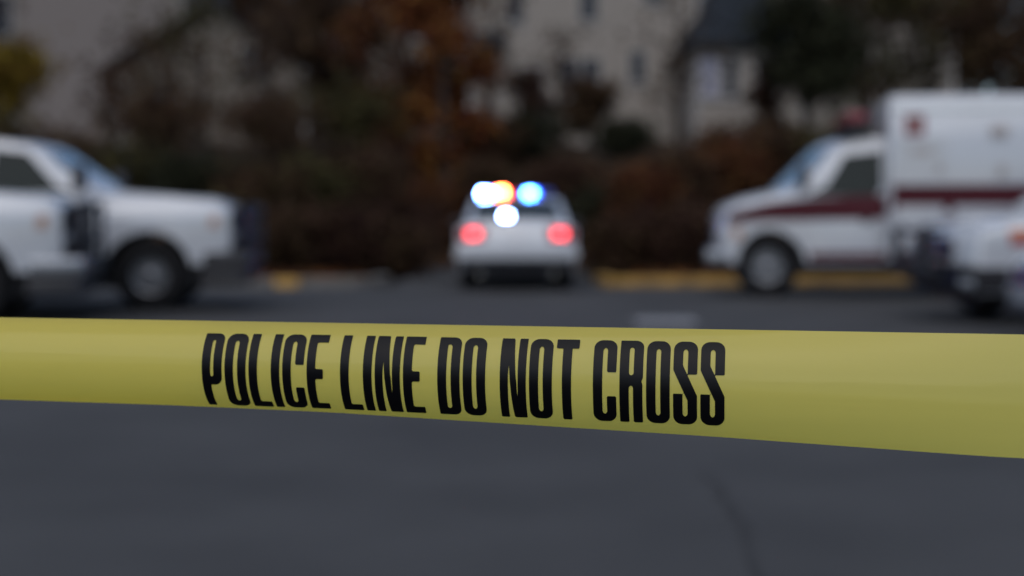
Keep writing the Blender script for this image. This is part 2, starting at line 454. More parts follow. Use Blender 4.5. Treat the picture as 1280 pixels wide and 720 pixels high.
# ------------------------------------------------------------------ vehicles
class Car:
    """u = metres behind the nose, y = left, z = up; local x = -u"""
    def __init__(s, name, label, cat, L, hw, loc, rz, tumble, belt, roof, nose=.12, tail=.10, crown=.03, group=None, bow=0.0, shoulder=None, cabin=0.0, plan=(.07, .06)):
        s.bow, s.shoulder, s.cabin, s.plan = bow, shoulder, cabin, plan
        s.root = thing(name, label, cat, loc, rz, group)
        s.L, s.hw, s.tumble, s.belt, s.roof, s.nose, s.tail, s.crown = L, hw, tumble, belt, roof, nose, tail, crown
    def f(s, u, z):
        k = 1.0
        if z > s.belt: k -= s.tumble*((z - s.belt)/(s.roof - s.belt))**1.1
        if z < .5: k -= .05*(.5 - z)/.3
        if s.shoulder:
            za, zt, ua, dk = s.shoulder
            k -= dk*max(0, min(1.2, (z - za)/(zt - za)))**2*max(0, min(1, (ua + .3 - u)/.3))
        if s.cabin and z > s.belt: k -= s.cabin*min(1, (z - s.belt)/.07)
        a = max(0, 1 - u/.9); b = max(0, 1 - (s.L-u)/.8)
        return k*(1 - s.plan[0]*a*a - s.plan[1]*b*b)
    def warp(s, u, y, z):
        f = s.f(u, z); hw = s.hw; ay = abs(y); sg = 1 if y >= 0 else -1
        y2 = sg*((ay*f) if ay <= hw else hw*f + ay - hw)
        q = min(1.0, (ay/hw))**2
        u2 = u + s.nose*q*max(0, 1-u/.9) - s.tail*q*max(0, 1-(s.L-u)/.8)
        if s.bow and z > s.belt: u2 += s.bow*q*min(1, (z - s.belt)/.15)*max(0, 1-max(0, u-1.2)/1.8)
        z2 = z - s.crown*q*(1 if z > s.belt*.8 else max(0, (z-.4)/(s.belt*.8-.4)))
        return (-u2, y2, z2)
    def _finish(s, bm):
        for v in bm.verts: v.co = s.warp(-v.co.x, v.co.y, v.co.z)
        bmesh.ops.recalc_face_normals(bm, faces=bm.faces[:])
    def _cut(s, bm, us, ys, zs):
        for axis, vals in ((0, [-u for u in us]), (1, ys), (2, zs)):
            nrm = [0,0,0]; nrm[axis] = 1
            for v in vals:
                p = [0,0,0]; p[axis] = v
                bmesh.ops.bisect_plane(bm, geom=bm.verts[:]+bm.edges[:]+bm.faces[:], dist=1e-5, plane_co=p, plane_no=nrm)
    def body(s, top, zb, arches, bev=.05, mats=None, name='body', parent=None):
        """top: outline from the front bottom over the roof to the rear bottom; arches (u, r, zc)"""
        pts = [(p[0], p[1]) for p in top]; dark = [False]*len(pts)
        dark[-1] = True
        for uc, r, zc in sorted(arches, reverse=True):
            a0 = math.asin((zb - zc)/r)
            for k in range(15):
                a = a0 + (math.pi - 2*a0)*k/14
                pts.append((uc + r*math.cos(a), zc + r*math.sin(a))); dark.append(True)
        bm = bmesh.new(); n = len(pts)
        A = [bm.verts.new((-u, -s.hw, z)) for u, z in pts]; B = [bm.verts.new((-u, s.hw, z)) for u, z in pts]
        fa = bm.faces.new(A); fb = bm.faces.new(B[::-1])
        be = []
        for i in range(n):
            j = (i+1) % n
            f = bm.faces.new((A[j], A[i], B[i], B[j]))
            if dark[i]: f.material_index = 1
            else:
                for e in f.edges:
                    if abs(e.verts[0].co.y - e.verts[1].co.y) < 1e-6: be.append(e)
        bmesh.ops.bevel(bm, geom=be, offset=bev, segments=3, affect='EDGES', profile=.5, clamp_overlap=True)
        bmesh.ops.triangulate(bm, faces=[f for f in bm.faces if len(f.verts) > 4])
        us = [.15,.3,.5,.7,.9] + [s.L-.15, s.L-.35, s.L-.6, s.L-.85]
        zs = [s.belt, s.belt+.07, (s.belt+s.roof)/2, .5]
        if s.shoulder: zs += [s.shoulder[0] + (s.shoulder[1]-s.shoulder[0])*k/5 for k in range(6)]
        s._cut(bm, us, [-s.hw*.75, -s.hw*.4, 0, s.hw*.4, s.hw*.75], zs)
        s._finish(bm)
        return obj(name, bm, mats or [WHITE, DARKPL], parent or s.root, smooth=38)
    def side(s, name, pts, material, out=.004, thick=.012, parent=None, sides=(-1, 1)):
        res = []
        for sg in sides:
            bm = bmesh.new(); n = len(pts)
            A = [bm.verts.new((-u, sg*(s.hw+out), z)) for u, z in pts]; B = [bm.verts.new((-u, sg*(s.hw+out-thick), z)) for u, z in pts]
            bm.faces.new(A); bm.faces.new(B[::-1])
            for i in range(n): bm.faces.new((A[i], A[(i+1)%n], B[(i+1)%n], B[i]))
            bmesh.ops.triangulate(bm, faces=[f for f in bm.faces if len(f.verts) > 4])
            u0 = min(p[0] for p in pts); u1 = max(p[0] for p in pts)
            s._cut(bm, [u0 + (u1-u0)*k/5 for k in range(1, 5)], [], [s.belt + (s.roof-s.belt)*k/4 for k in range(4)] + [.5])
            s._finish(bm); res.append(obj(name, bm, material, parent or s.root, smooth=40))
        return res
    def strip(s, name, p1, p2, y0, y1, material, out=.006, thick=.012, parent=None):
        """panel across the car, following the profile line p1-p2"""
        d = Vector((p2[0]-p1[0], p2[1]-p1[1])).normalized()
        nrm = Vector((-d.y, d.x))
        if nrm.dot(Vector(((p1[0]+p2[0])/2 - s.L/2, ((p1[1]+p2[1])/2 - .75)))) < 0: nrm = -nrm
        nu, nv = 4, 10; bm = bmesh.new(); L = []
        for o in (out, out-thick):
            g = []
            for i in range(nu+1):
                t = i/nu; row = []
                for j in range(nv+1):
                    y = y0 + (y1-y0)*j/nv
                    row.append(bm.verts.new((-(p1[0]+(p2[0]-p1[0])*t + nrm.x*o), y, p1[1]+(p2[1]-p1[1])*t + nrm.y*o)))
                g.append(row)
            L.append(g)
        for g in L:
            for i in range(nu):
                for j in range(nv): bm.faces.new((g[i][j], g[i+1][j], g[i+1][j+1], g[i][j+1]))
        a, b = L
        for i in range(nu):
            bm.faces.new((a[i][0], a[i+1][0], b[i+1][0], b[i][0])); bm.faces.new((a[i][nv], a[i+1][nv], b[i+1][nv], b[i][nv]))
        for j in range(nv):
            bm.faces.new((a[0][j], a[0][j+1], b[0][j+1], b[0][j])); bm.faces.new((a[nu][j], a[nu][j+1], b[nu][j+1], b[nu][j]))
        s._finish(bm)
        return obj(name, bm, material, parent or s.root, smooth=40)
    def block(s, name, u0, u1, y0, y1, z0, z1, material, bev=.01, parent=None):
        return obj(name, nbox(-u1, -u0, y0, y1, z0, z1, bev), material, parent or s.root, smooth=40)
    def wheels(s, us, r, w=.25, rimr=.56, spokes=5):
        for u in us:
            for sg in (-1, 1):
                y = sg*(s.hw*s.f(u, r) - w/2 - .015)
                bm = bmesh.new()
                lathe(bm, [(.02, sg*w*.47), (.05, sg*w*.46), (.07, sg*w*.40), (.07, sg*w*.2)], 20)
                hub = obj('wheel', bm, RIM, s.root, smooth=40); hub.location = (-u, y, r)
                bm = bmesh.new(); ri = r*rimr; h = w/2
                lathe(bm, [(ri, -h*.9), (ri+.02, -h), (r-.03, -h), (r-.005, -h*.8), (r, -h*.4), (r, h*.4), (r-.005, h*.8), (r-.03, h), (ri+.02, h), (ri, h*.9), (ri, -h*.9)], 36)
                obj('tyre', bm, RUBBER, hub, smooth=50)
                bm = bmesh.new()
                lathe(bm, [(ri, sg*h*.92), (ri-.02, sg*h*.86), (ri-.03, sg*h*.3), (ri-.03, -sg*h*.8), (ri, -sg*h*.85)], 36)
                lathe(bm, [(ri-.03, sg*h*.1), (.03, sg*h*.1)], 24)
                for k in range(spokes):
                    a = 2*math.pi*k/spokes; t = bmesh.new()
                    box(t, .05, ri-.015, -h*.18 + sg*h*.62, h*.18 + sg*h*.62, -.035, .035)
                    t.transform(Matrix.Rotation(a, 4, 'Y')); m_ = bpy.data.meshes.new('t'); t.to_mesh(m_); t.free(); bm.from_mesh(m_); bpy.data.meshes.remove(m_)
                obj('rim', bm, RIM, hub, smooth=40)
    def mirror(s, u, z, size=(.12, .2, .17), arm=.06):
        for sg in (-1, 1):
            y = s.hw*s.f(u, z)
            bm = bmesh.new(); a, b = sorted((sg*(y+arm), sg*(y+arm+size[1])))
            box(bm, -u-size[0]/2, -u+size[0]/2, a, b, z, z+size[2], .03)
            a, b = sorted((sg*(y-.05), sg*(y+arm+.03)))
            box(bm, -u-.03, -u+.03, a, b, z+.02, z+.07, .008)
            obj('mirror', bm, DARKPL, s.root, smooth=40)

def push_bar(c, z0, z1, half, fwd=.10):
    bm = bmesh.new()
    for y in (-half*.55, half*.55): tube(bm, [(fwd*.2-.05, y, z0), (fwd, y, z0+.08), (fwd, y, z1-.1), (fwd-.04, y, z1)], .035, 8)
    for z in (z0+.12, (z0+z1)/2, z1-.06): tube(bm, [(fwd-.12, -half, z), (fwd, -half*.85, z), (fwd+.01, 0, z), (fwd, half*.85, z), (fwd-.12, half, z)], .03, 8)
    for sg in (-1, 1):
        for q in (.62, .74, .86): tube(bm, [(fwd-.02, sg*half*q, z0+.12), (fwd-.02, sg*half*q, z1-.06)], .022, 6)
    return obj('push_bar', bm, DARKPL, c.root, smooth=50)

def make_pickup(label, loc, rz, group, bumper):
    c = Car('pickup_truck', label, 'pickup truck', 6.2, 1.015, loc, rz, .17, 1.32, 2.0, nose=.10, tail=.05, crown=.025, group=group, bow=.34, shoulder=(1.08, 1.40, 1.45, .17))
    top = [(.10,.55),(.03,.62),(.0,.80),(.0,1.10),(.04,1.22),(.18,1.30),(.6,1.345),(1.42,1.40),(2.12,1.90),(2.30,1.965),(2.7,2.0),(3.6,2.0),(4.0,1.95),(4.10,1.86),(4.22,1.36),(6.1,1.38),(6.2,1.33),(6.2,.62),(6.12,.55)]
    c.body(top, .55, [(1.02,.53,.42),(4.75,.53,.42)], bev=.05)
    c.wheels([1.02, 4.75], .42, .28, .50, 8)
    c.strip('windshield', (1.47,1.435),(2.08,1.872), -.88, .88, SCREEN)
    c.strip('rear_window', (4.115,1.80),(4.20,1.44), -.7, .7, GLASS)
    c.strip('hood_panel', (.24,1.306),(1.38,1.397), -.80, .80, WHITE, out=.012)
    d = c.side('door', [(1.62,.62),(1.62,1.34),(2.75,1.34),(2.75,.62)], WHITE, .006)
    d2 = c.side('door', [(2.78,.62),(2.78,1.34),(3.85,1.34),(3.85,1.0),(3.70,.62)], WHITE, .006)
    for k, sg in enumerate((-1, 1)):
        for dd, u in ((d[k], 2.55), (d2[k], 3.62)):
            a, b = sorted((sg*(c.hw+.004), sg*(c.hw+.035)))
            c.block('handle', u, u+.2, a, b, 1.20, 1.245, DARKPL, .008, dd)
    c.side('window', [(1.75,1.40),(2.26,1.86),(2.74,1.90),(2.74,1.40)], GLASS, .005)
    c.side('window', [(2.82,1.40),(2.82,1.90),(3.78,1.88),(3.90,1.40)], GLASS, .005)
    c.side('running_board', [(1.62,.46),(1.62,.54),(4.12,.54),(4.12,.46)], DARKPL, .05, .16)
    c.side('fender_flare', [(1.02+.60*math.cos(a), .42+.60*math.sin(a)) for a in [R(14+i*152/12) for i in range(13)]] +
           [(1.02+.535*math.cos(a), .42+.535*math.sin(a)) for a in [R(166-i*152/12) for i in range(13)]], WHITE, .025, .05)
    g = c.strip('grille', (-.0,.82),(.0,1.16), -.62, .62, NAVY, out=.02, thick=.05)
    c.strip('front_fascia', (.0,.66),(.0,1.19), -1.0, 1.0, DARKPL, out=.008, thick=.02)
    for k in range(3): c.strip('grille_bar', (.0,.87+.1*k),(.0,.91+.1*k), -.62, .62, CHROME, out=.034, thick=.02, parent=g)
    for sg in (-1, 1):
        h = c.strip('headlight', (.0,.84),(.02,1.17), sg*.66, sg*.97, CLEAR, out=.014, thick=.04)
        c.side('marker_lamp', [(.16,1.00),(.15,1.13),(.26,1.13),(.28,1.00)], AMBER, .008, .02, h, sides=(sg,))
    c.block('bumper', -.12, .44, -1.0, 1.0, .50, .70, bumper, .05)
    c.strip('guard_panel', (.0,.66),(.0,1.20), -.80, .80, NAVY, out=.07, thick=.02)
    c.block('air_dam', -.08, .46, -.97, .97, .30, .495, DARKPL, .04)
    c.block('rear_bumper', 6.16, 6.34, -.95, .95, .52, .70, CHROME, .03)
    for sg in (-1, 1): c.strip('tail_light', (6.2,.95),(6.2,1.28), sg*.80, sg*.98, REDLENS, out=.01, thick=.03)
    c.strip('bed_cover', (4.3,1.361),(6.05,1.379), -.86, .86, DARKPL, out=.03, thick=.05)
    push_bar(c, .45, 1.26, .85, .12)
    c.mirror(1.75, 1.38, (.14,.22,.30), .12)
    bm = bmesh.new(); box(bm, -5.9, -.5, -.72, .72, .26, .56, .02); obj('underbody', bm, DARKPL, c.root)
    bm = bmesh.new(); tube(bm, [(-1.3,-.85,1.38),(-1.3,-.86,1.75),(-1.34,-.86,2.1)], [.006,.005,.003], 6); obj('antenna', bm, DARKPL, c.root)
    return c

def make_sedan(name, label, cat, loc, rz, police):
    c = Car(name, label, cat, 5.15, .905, loc, rz, .13, .955, 1.45, nose=.16, tail=.07, crown=.03, shoulder=(.70, .97, 1.2, .12), cabin=.10, plan=(.07, .02))
    top = [(.10,.24),(.02,.34),(.0,.48),(.03,.66),(.14,.77),(.55,.87),(1.30,.97),(2.12,1.365),(2.35,1.42),(2.85,1.45),(3.30,1.435),(3.62,1.375),(4.38,1.085),(4.90,1.075),(5.02,1.04),(5.10,.90),(5.15,.68),(5.14,.45),(5.06,.30)]
    c.body(top, .24, [(.98,.40,.34),(3.86,.40,.34)], bev=.045)
    c.wheels([.98, 3.86], .345, .235, .64, 5)
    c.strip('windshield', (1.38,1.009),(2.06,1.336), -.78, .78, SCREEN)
    c.strip('rear_window', (3.68,1.352),(4.32,1.108), -.78, .78, GLASS)
    c.strip('hood_panel', (.22,.79),(1.24,.962), -.74, .74, WHITE, out=.008)
    c.strip('trunk_lid', (4.42,1.084),(4.88,1.075), -.70, .70, WHITE, out=.008)
    fr = c.side('door', [(1.48,.34),(1.48,.93),(2.75,.93),(2.75,.30),(1.60,.30)], WHITE, .005)
    rr = c.side('door', [(2.78,.30),(2.78,.93),(3.80,.93),(3.72,.74),(3.52,.62),(3.40,.30)], WHITE, .005)
    for k, sg in enumerate((-1, 1)):
        for dd, u in ((fr[k], 2.5), (rr[k], 3.5)):
            a, b = sorted((sg*(c.hw+.003), sg*(c.hw+.03)))
            c.block('handle', u, u+.18, a, b, .82, .855, WHITE, .008, dd)
    c.side('window', [(1.72,.97),(2.25,1.33),(2.74,1.37),(2.74,.97)], GLASS, .004)
    c.side('window', [(2.80,.97),(2.80,1.37),(3.30,1.35),(3.85,1.10),(3.80,.97)], GLASS, .004)
    c.strip('grille', (.0,.50),(.03,.66), -.45, .45, NAVY, out=.012, thick=.03)
    c.strip('lower_grille', (.015,.30),(.0,.44), -.65, .65, NAVY, out=.012, thick=.03)
    for sg in (-1, 1): c.strip('headlight', (.025,.60),(.13,.755), sg*.52, sg*.90, CLEAR, out=.01, thick=.03)
    c.strip('front_bumper', (.02,.36),(.0,.48), -.92, .92, WHITE, out=.03, thick=.05)
    c.strip('rear_bumper', (5.148,.50),(5.15,.66), -.93, .93, WHITE, out=.05, thick=.07)
    c.strip('rear_valance', (5.07,.28),(5.145,.46), -.86, .86, DARKPL, out=.03, thick=.05)
    pl = c.strip('number_plate', (5.135,.75),(5.105,.88), -.155, .155, PLATE, out=.010, thick=.01)
    for sg in (-1, 1):
        tl = c.strip('tail_light', (5.135,.765),(5.065,.965), sg*.46, sg*.88, REDLENS, out=.012, thick=.03)
        if police: c.strip('lit_module', (5.12,.81),(5.08,.925), sg*.56, sg*.75, TAIL, out=.020, thick=.01, parent=tl)
        bm = bmesh.new(); tube(bm, [(-4.9, sg*.55, .27), (-5.17, sg*.55, .27)], .04, 10); obj('exhaust_pipe', bm, CHROME, c.root, smooth=40)
    c.mirror(1.62, .95, (.10,.17,.13), .03)
    bm = bmesh.new(); box(bm, -4.9, -.3, -.62, .62, .22, .34, .02); obj('underbody', bm, DARKPL, c.root)
    if police:
        lb = c.block('light_bar', 2.62, 2.94, -.60, .60, 1.425, 1.465, DARKPL, .015)
        for y0, m in ((-.60, BLUELENS), (-.36, LENS_B), (-.12, REDLENS), (.12, LENS_R), (.36, LENS_B)):
            c.block('lens', 2.64, 2.92, y0+.005, y0+.235, 1.466, 1.545, m, .02, lb)
        # lit modules face the rear
        for y0, y1, m in ((.44,.59,LED_BW), (.18,.31,LED_R), (-.29,-.15,LED_B)):
            dz = .02 if m is LED_R else 0
            c.block('lit_module', 2.922, 2.94, y0, y1, 1.472+dz, 1.538+dz, m, .004, lb)
        dl = c.block('deck_light', 4.42, 4.50, .06, .28, 1.075, 1.16, DARKPL, .01)
        c.block('lit_module', 4.502, 4.515, .10, .22, 1.098, 1.152, LED_W, .004, dl)
    return c

def make_suv(label, loc, rz):
    c = Car('patrol_suv', label, 'police suv', 5.0, 1.0, loc, rz, .22, 1.08, 1.78, nose=.16, tail=.10, crown=.03, shoulder=(.92, 1.17, 1.2, .15))
    top = [(.10,.32),(.02,.42),(.0,.60),(.03,.86),(.12,1.00),(.5,1.09),(1.25,1.17),(1.98,1.66),(2.25,1.73),(2.9,1.78),(4.1,1.75),(4.55,1.68),(4.88,1.12),(4.96,.95),(5.0,.6),(4.95,.36)]
    c.body(top, .32, [(.98,.45,.37),(3.88,.45,.37)], bev=.05)
    c.wheels([.98, 3.88], .375, .25, .62, 5)
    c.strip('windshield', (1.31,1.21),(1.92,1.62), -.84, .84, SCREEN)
    c.strip('rear_window', (4.60,1.60),(4.84,1.19), -.78, .78, GLASS)
    c.strip('hood_panel', (.2,1.018),(1.2,1.165), -.76, .76, WHITE, out=.010)
    fr = c.side('door', [(1.50,.42),(1.50,1.08),(2.72,1.08),(2.72,.42)], WHITE, .005)
    rr = c.side('door', [(2.75,.42),(2.75,1.08),(3.75,1.08),(3.70,.86),(3.48,.70),(3.40,.42)], WHITE, .005)
    for k, sg in enumerate((-1, 1)):
        for dd, u in ((fr[k], 2.45), (rr[k], 3.5)):
            a, b = sorted((sg*(c.hw+.003), sg*(c.hw+.03)))
            c.block('handle', u, u+.2, a, b, .97, 1.01, DARKPL, .008, dd)
    c.side('window', [(1.62,1.13),(2.12,1.58),(2.70,1.63),(2.70,1.13)], GLASS, .004)
    c.side('window', [(2.78,1.13),(2.78,1.63),(3.66,1.62),(3.78,1.13)], GLASS, .004)
    c.side('window', [(3.84,1.15),(3.74,1.61),(4.30,1.58),(4.50,1.17)], GLASS, .004)
    c.side('side_stripe', [(.42,.84),(.42,.92),(1.5,.98),(4.6,1.0),(4.6,.86),(1.5,.86)], REDST, .012, .012)
    c.side('accent_stripe', [(.40,.935),(.40,.985),(1.2,1.05),(1.45,1.05),(1.45,.995)], ORST, .012, .012)
    c.strip('grille', (.0,.66),(.03,.88), -.62, .62, NAVY, out=.012, thick=.03)
    c.strip('lower_grille', (.02,.40),(.0,.56), -.75, .75, NAVY, out=.012, thick=.03)
    for sg in (-1, 1):
        c.strip('headlight', (.02,.80),(.11,.985), sg*.60, sg*.95, CLEAR, out=.012, thick=.03)
        c.strip('tail_light', (4.95,1.0),(4.90,1.14), sg*.62, sg*.92, REDLENS, out=.012, thick=.03)
    c.strip('front_bumper', (.09,.34),(.0,.62), -.995, .995, DARKPL, out=.03, thick=.05)
    c.strip('rear_bumper', (4.98,.42),(5.0,.62), -.95, .95, DARKPL, out=.04, thick=.06)
    c.side('cladding', [(.06,.34),(.03,.60),(.54,.60),(.52,.34)], DARKPL, .02, .03)
    push_bar(c, .40, 1.0, .62, .16)
    c.mirror(1.60, 1.10, (.11,.2,.16), .03)
    bm = bmesh.new(); box(bm, -4.8, -.3, -.7, .7, .2, .36, .02); obj('underbody', bm, DARKPL, c.root)
    lb = c.block('light_bar', 2.35, 2.68, -.6, .6, 1.755, 1.80, DARKPL, .015)
    for y0, m in ((-.60, REDLENS), (-.2, CLEAR), (.2, BLUELENS)): c.block('lens', 2.37, 2.66, y0+.005, y0+.395, 1.801, 1.88, m, .02, lb)
    return c

def make_ambulance(label, loc, rz):
    c = Car('ambulance', label, 'ambulance', 6.6, 1.0, loc, rz, .16, 1.30, 2.14, nose=.14, tail=.0, crown=.03, bow=.34)
    top = [(.10,.46),(.03,.52),(.0,.70),(.01,1.10),(.07,1.21),(.28,1.31),(.78,1.425),(1.40,2.03),(1.56,2.105),(1.85,2.14),(2.36,2.15),(2.36,.46)]
    c.body(top, .46, [(.74,.52,.42)], bev=.06, name='cab')
    c.L = 6.6
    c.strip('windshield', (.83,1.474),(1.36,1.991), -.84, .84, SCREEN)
    c.strip('hood_panel', (.32,1.32),(.75,1.419), -.70, .70, WHITE, out=.010)
    d = c.side('door', [(1.28,.52),(1.28,1.36),(2.16,1.36),(2.16,.52)], WHITE, .006)
    c.side('window', [(1.08,1.38),(1.48,1.92),(2.08,1.97),(2.08,1.38)], GLASS, .005)
    for k, sg in enumerate((-1, 1)):
        a, b = sorted((sg*(c.hw+.004), sg*(c.hw+.035))); c.block('handle', 1.98, 2.12, a, b, 1.0, 1.05, DARKPL, .008, d[k])
    c.side('cab_stripe', [(.06,1.02),(.08,1.16),(.7,1.29),(1.26,1.36),(2.30,1.40),(2.30,1.08),(1.26,1.06),(.7,1.06)], MAROON, .010, .014)
    c.side('sill_stripe', [(1.30,.50),(1.30,.62),(2.30,.62),(2.30,.50)], MAROON, .011, .014)
    c.strip('grille', (.005,.74),(.02,1.0), -.55, .55, NAVY, out=.015, thick=.03)
    for sg in (-1, 1):
        h = c.strip('headlight', (.01,.76),(.02,.98), sg*.58, sg*.90, CLEAR, out=.014, thick=.03)
        c.side('marker_lamp', [(.18,.80),(.18,.95),(.30,.95),(.32,.80)], AMBER, .008, .02, h, sides=(sg,))
    c.block('bumper', -.08, .22, -.96, .96, .44, .64, STEEL, .04)
    hw = 1.20
    bx0, bx1, zb, zt = 2.30, 6.6, .50, 2.64
    bm = bmesh.new(); box(bm, -bx1, -bx0, -hw, hw, zb, zt, .05); bxo = obj('patient_module', bm, WHITE, c.root, smooth=40)
    def bside(name, u0, u1, z0, z1, m, o=.004, parent=bxo, sides=(-1,1)):
        r = []
        for sg in sides:
            a, b = sorted((sg*(hw-.008), sg*(hw+o))); r.append(obj(name, nbox(-u1, -u0, a, b, z0, z1, 0), m, parent))
        return r
    bside('side_stripe', bx0+.06, bx1-.06, 1.15, 1.49, MAROON)
    bside('sill_stripe', bx0+.06, bx1-.06, .53, .62, MAROON)
    bside('drip_rail', bx0+.05, bx1-.05, 2.45, 2.475, CHROME, .02)
    WHITE2 = WHITE
    bside('compartment_door', bx0+.12, bx0+.72, .70, 1.22, WHITE2, .014)
    bside('compartment_door', bx0+.12, bx0+.72, 1.49, 2.10, WHITE2, .014)
    bside('compartment_door', bx0+2.2, bx0+2.9, .70, 1.22, WHITE2, .014)
    bside('side_door', bx0+.85, bx0+1.55, .66, 1.22, WHITE2, .014)
    bside('scene_light', bx0+1.30, bx0+1.52, 2.10, 2.24, DECAL, .03)
    bside('scene_light', bx0+3.6, bx0+3.85, 2.12, 2.28, DECAL, .03)
    bside('latch', bx0+.62, bx0+.68, 1.66, 1.76, DECAL, .035)
    bside('latch', bx0+1.40, bx0+1.50, 1.62, 1.74, DECAL, .035)
    bside('badge', bx0+.30, bx0+.56, 1.88, 1.96, DECAL, .018)
    # red square with a white six-armed star
    for sg, e in zip((-1, 1), bside('emblem', bx0+.20, bx0+.46, 2.12, 2.38, REDLENS, .006)):
        for k in range(3):
            t = bmesh.new(); box(t, -.075, .075, -.002, .002, -.016, .016)
            t.transform(Matrix.Rotation(R(60*k+30), 4, 'Y')); t.transform(Matrix.Translation((-(bx0+.33), sg*(hw+.0085+.0015*k), 2.25)))
            obj('star_arm', t, DECAL, e)
    lb = c.block('light_bar', 1.72, 2.10, -.95, .95, 2.16, 2.22, DARKPL, .02)
    for y0 in (-.95, -.475, 0, .475): c.block('lens', 1.78, 2.06, y0+.01, y0+.465, 2.32, 2.45, REDLENS, .03, lb)
    for y0 in (-.9, .8): c.block('bracket', 1.87, 1.97, y0, y0+.1, 2.2, 2.335, DARKPL, 0, lb)
    c.wheels([.74], .43, .27, .52, 8)
    c.hw = 1.14; c.wheels([5.05], .43, .28, .52, 8); c.hw = 1.0
    c.side('wheel_arch_trim', [(5.05+.50*math.cos(R(i*15)), .39+.50*math.sin(R(i*15))) for i in range(13)], DARKPL, .216, .02)
    bm = bmesh.new(); box(bm, -6.5, -.3, -.7, .7, .3, .52, .02); obj('underbody', bm, DARKPL, c.root)
    c.block('rear_step', 6.58, 6.85, -1.1, 1.1, .42, .5, CHROME, .01)
    c.mirror(1.2, 1.45, (.12,.2,.32), .10)
    return c

G_P = 'white pickups parked side by side'
def place(px, Y): return ((px - 640)/FPX*Y, Y)
def corner(px, Y, rz, side, hw):
    """origin (nose centre) so that the nose corner on the camera side stands at this spot"""
    x, y = place(px, Y)
    lx = Vector((0, side*hw)); v = Matrix.Rotation(rz, 2) @ lx
    return (x - v.x, y - v.y, 0)
make_pickup('white pickup truck parked farther from the tape, nosed ahead of its twin', corner(300, 16.5, R(5), -1, .94), R(5), G_P, DARKPL)
make_pickup('white pickup truck parked nearer the tape, half hiding its twin behind', corner(92, 14.0, R(10), -1, .94), R(10), G_P, STEEL)
make_sedan('police_car', 'white police sedan with lit blue and red roof lights and glowing tail lamps', 'police car', (0.07, 21.0 + 5.15, 0), R(90), True)
make_ambulance('white ambulance with maroon stripes and a boxy patient module', corner(890, 19.4, R(180-7), 1, .95), R(180-7)).root.scale = (1.0, 1.0, 1.025)
make_suv('white police SUV with red side stripe and push bar, in front of the ambulance', corner(1198, 14.1, R(180+4), 1, .93), R(180+4))
make_sedan('parked_car', 'white sedan without roof lights parked beside the striped police SUV', 'car', (4.28, 11.9, 0), R(180), False)

# ------------------------------------------------------------------ houses on the rise
SIDE_A = mat('beige_siding', (0.24, 0.212, 0.185), 0.75, var=0.06, siding=3.2)
SIDE_B = mat('mauve_grey_siding', (0.165, 0.142, 0.132), 0.75, var=0.06, siding=3.2)
SIDE_C = mat('cream_siding', (0.17, 0.15, 0.13), 0.75, var=0.06, siding=3.2)
SIDE_D = mat('taupe_siding', (0.145, 0.125, 0.105), 0.75, var=0.06, siding=3.2)
SLATE = mat('slate_roof', (0.010, 0.013, 0.017), 0.8, spec=.2, var=0.2, scale=5, bump=0.5, bscale=14)
TRIM = mat('pale_trim', (0.28, 0.27, 0.26), 0.6, var=0.05)
PANE = mat('window_pane', (0.012, 0.014, 0.022), 0.2, var=0.1, spec=0.25)
BLIND = mat('window_blind', (0.20, 0.20, 0.25), 0.7, var=0.05)
DOORM = mat('dark_door', (0.035, 0.025, 0.03), 0.5, var=0.1)
def window(parent, xc, z0, w, h, yf, pane=PANE, mull=True):
    p = obj('window', nbox(xc-w/2, xc+w/2, yf-.012, yf+.01, z0, z0+h), pane, parent)
    bm = bmesh.new(); t = .07
    box(bm, xc-w/2-t, xc-w/2, yf-.05, yf+.01, z0-t, z0+h+t); box(bm, xc+w/2, xc+w/2+t, yf-.05, yf+.01, z0-t, z0+h+t)
    box(bm, xc-w/2, xc+w/2, yf-.05, yf+.01, z0+h, z0+h+t); box(bm, xc-w/2, xc+w/2, yf-.05, yf+.01, z0-t, z0)
    if mull: box(bm, xc-w/2, xc+w/2, yf-.035, yf-.013, z0+h*.5-.02, z0+h*.5+.02)
    obj('frame', bm, TRIM, p)
    obj('sill', nbox(xc-w/2-.12, xc+w/2+.12, yf-.11, yf+.01, z0-t-.05, z0-t-.003), TRIM, p)
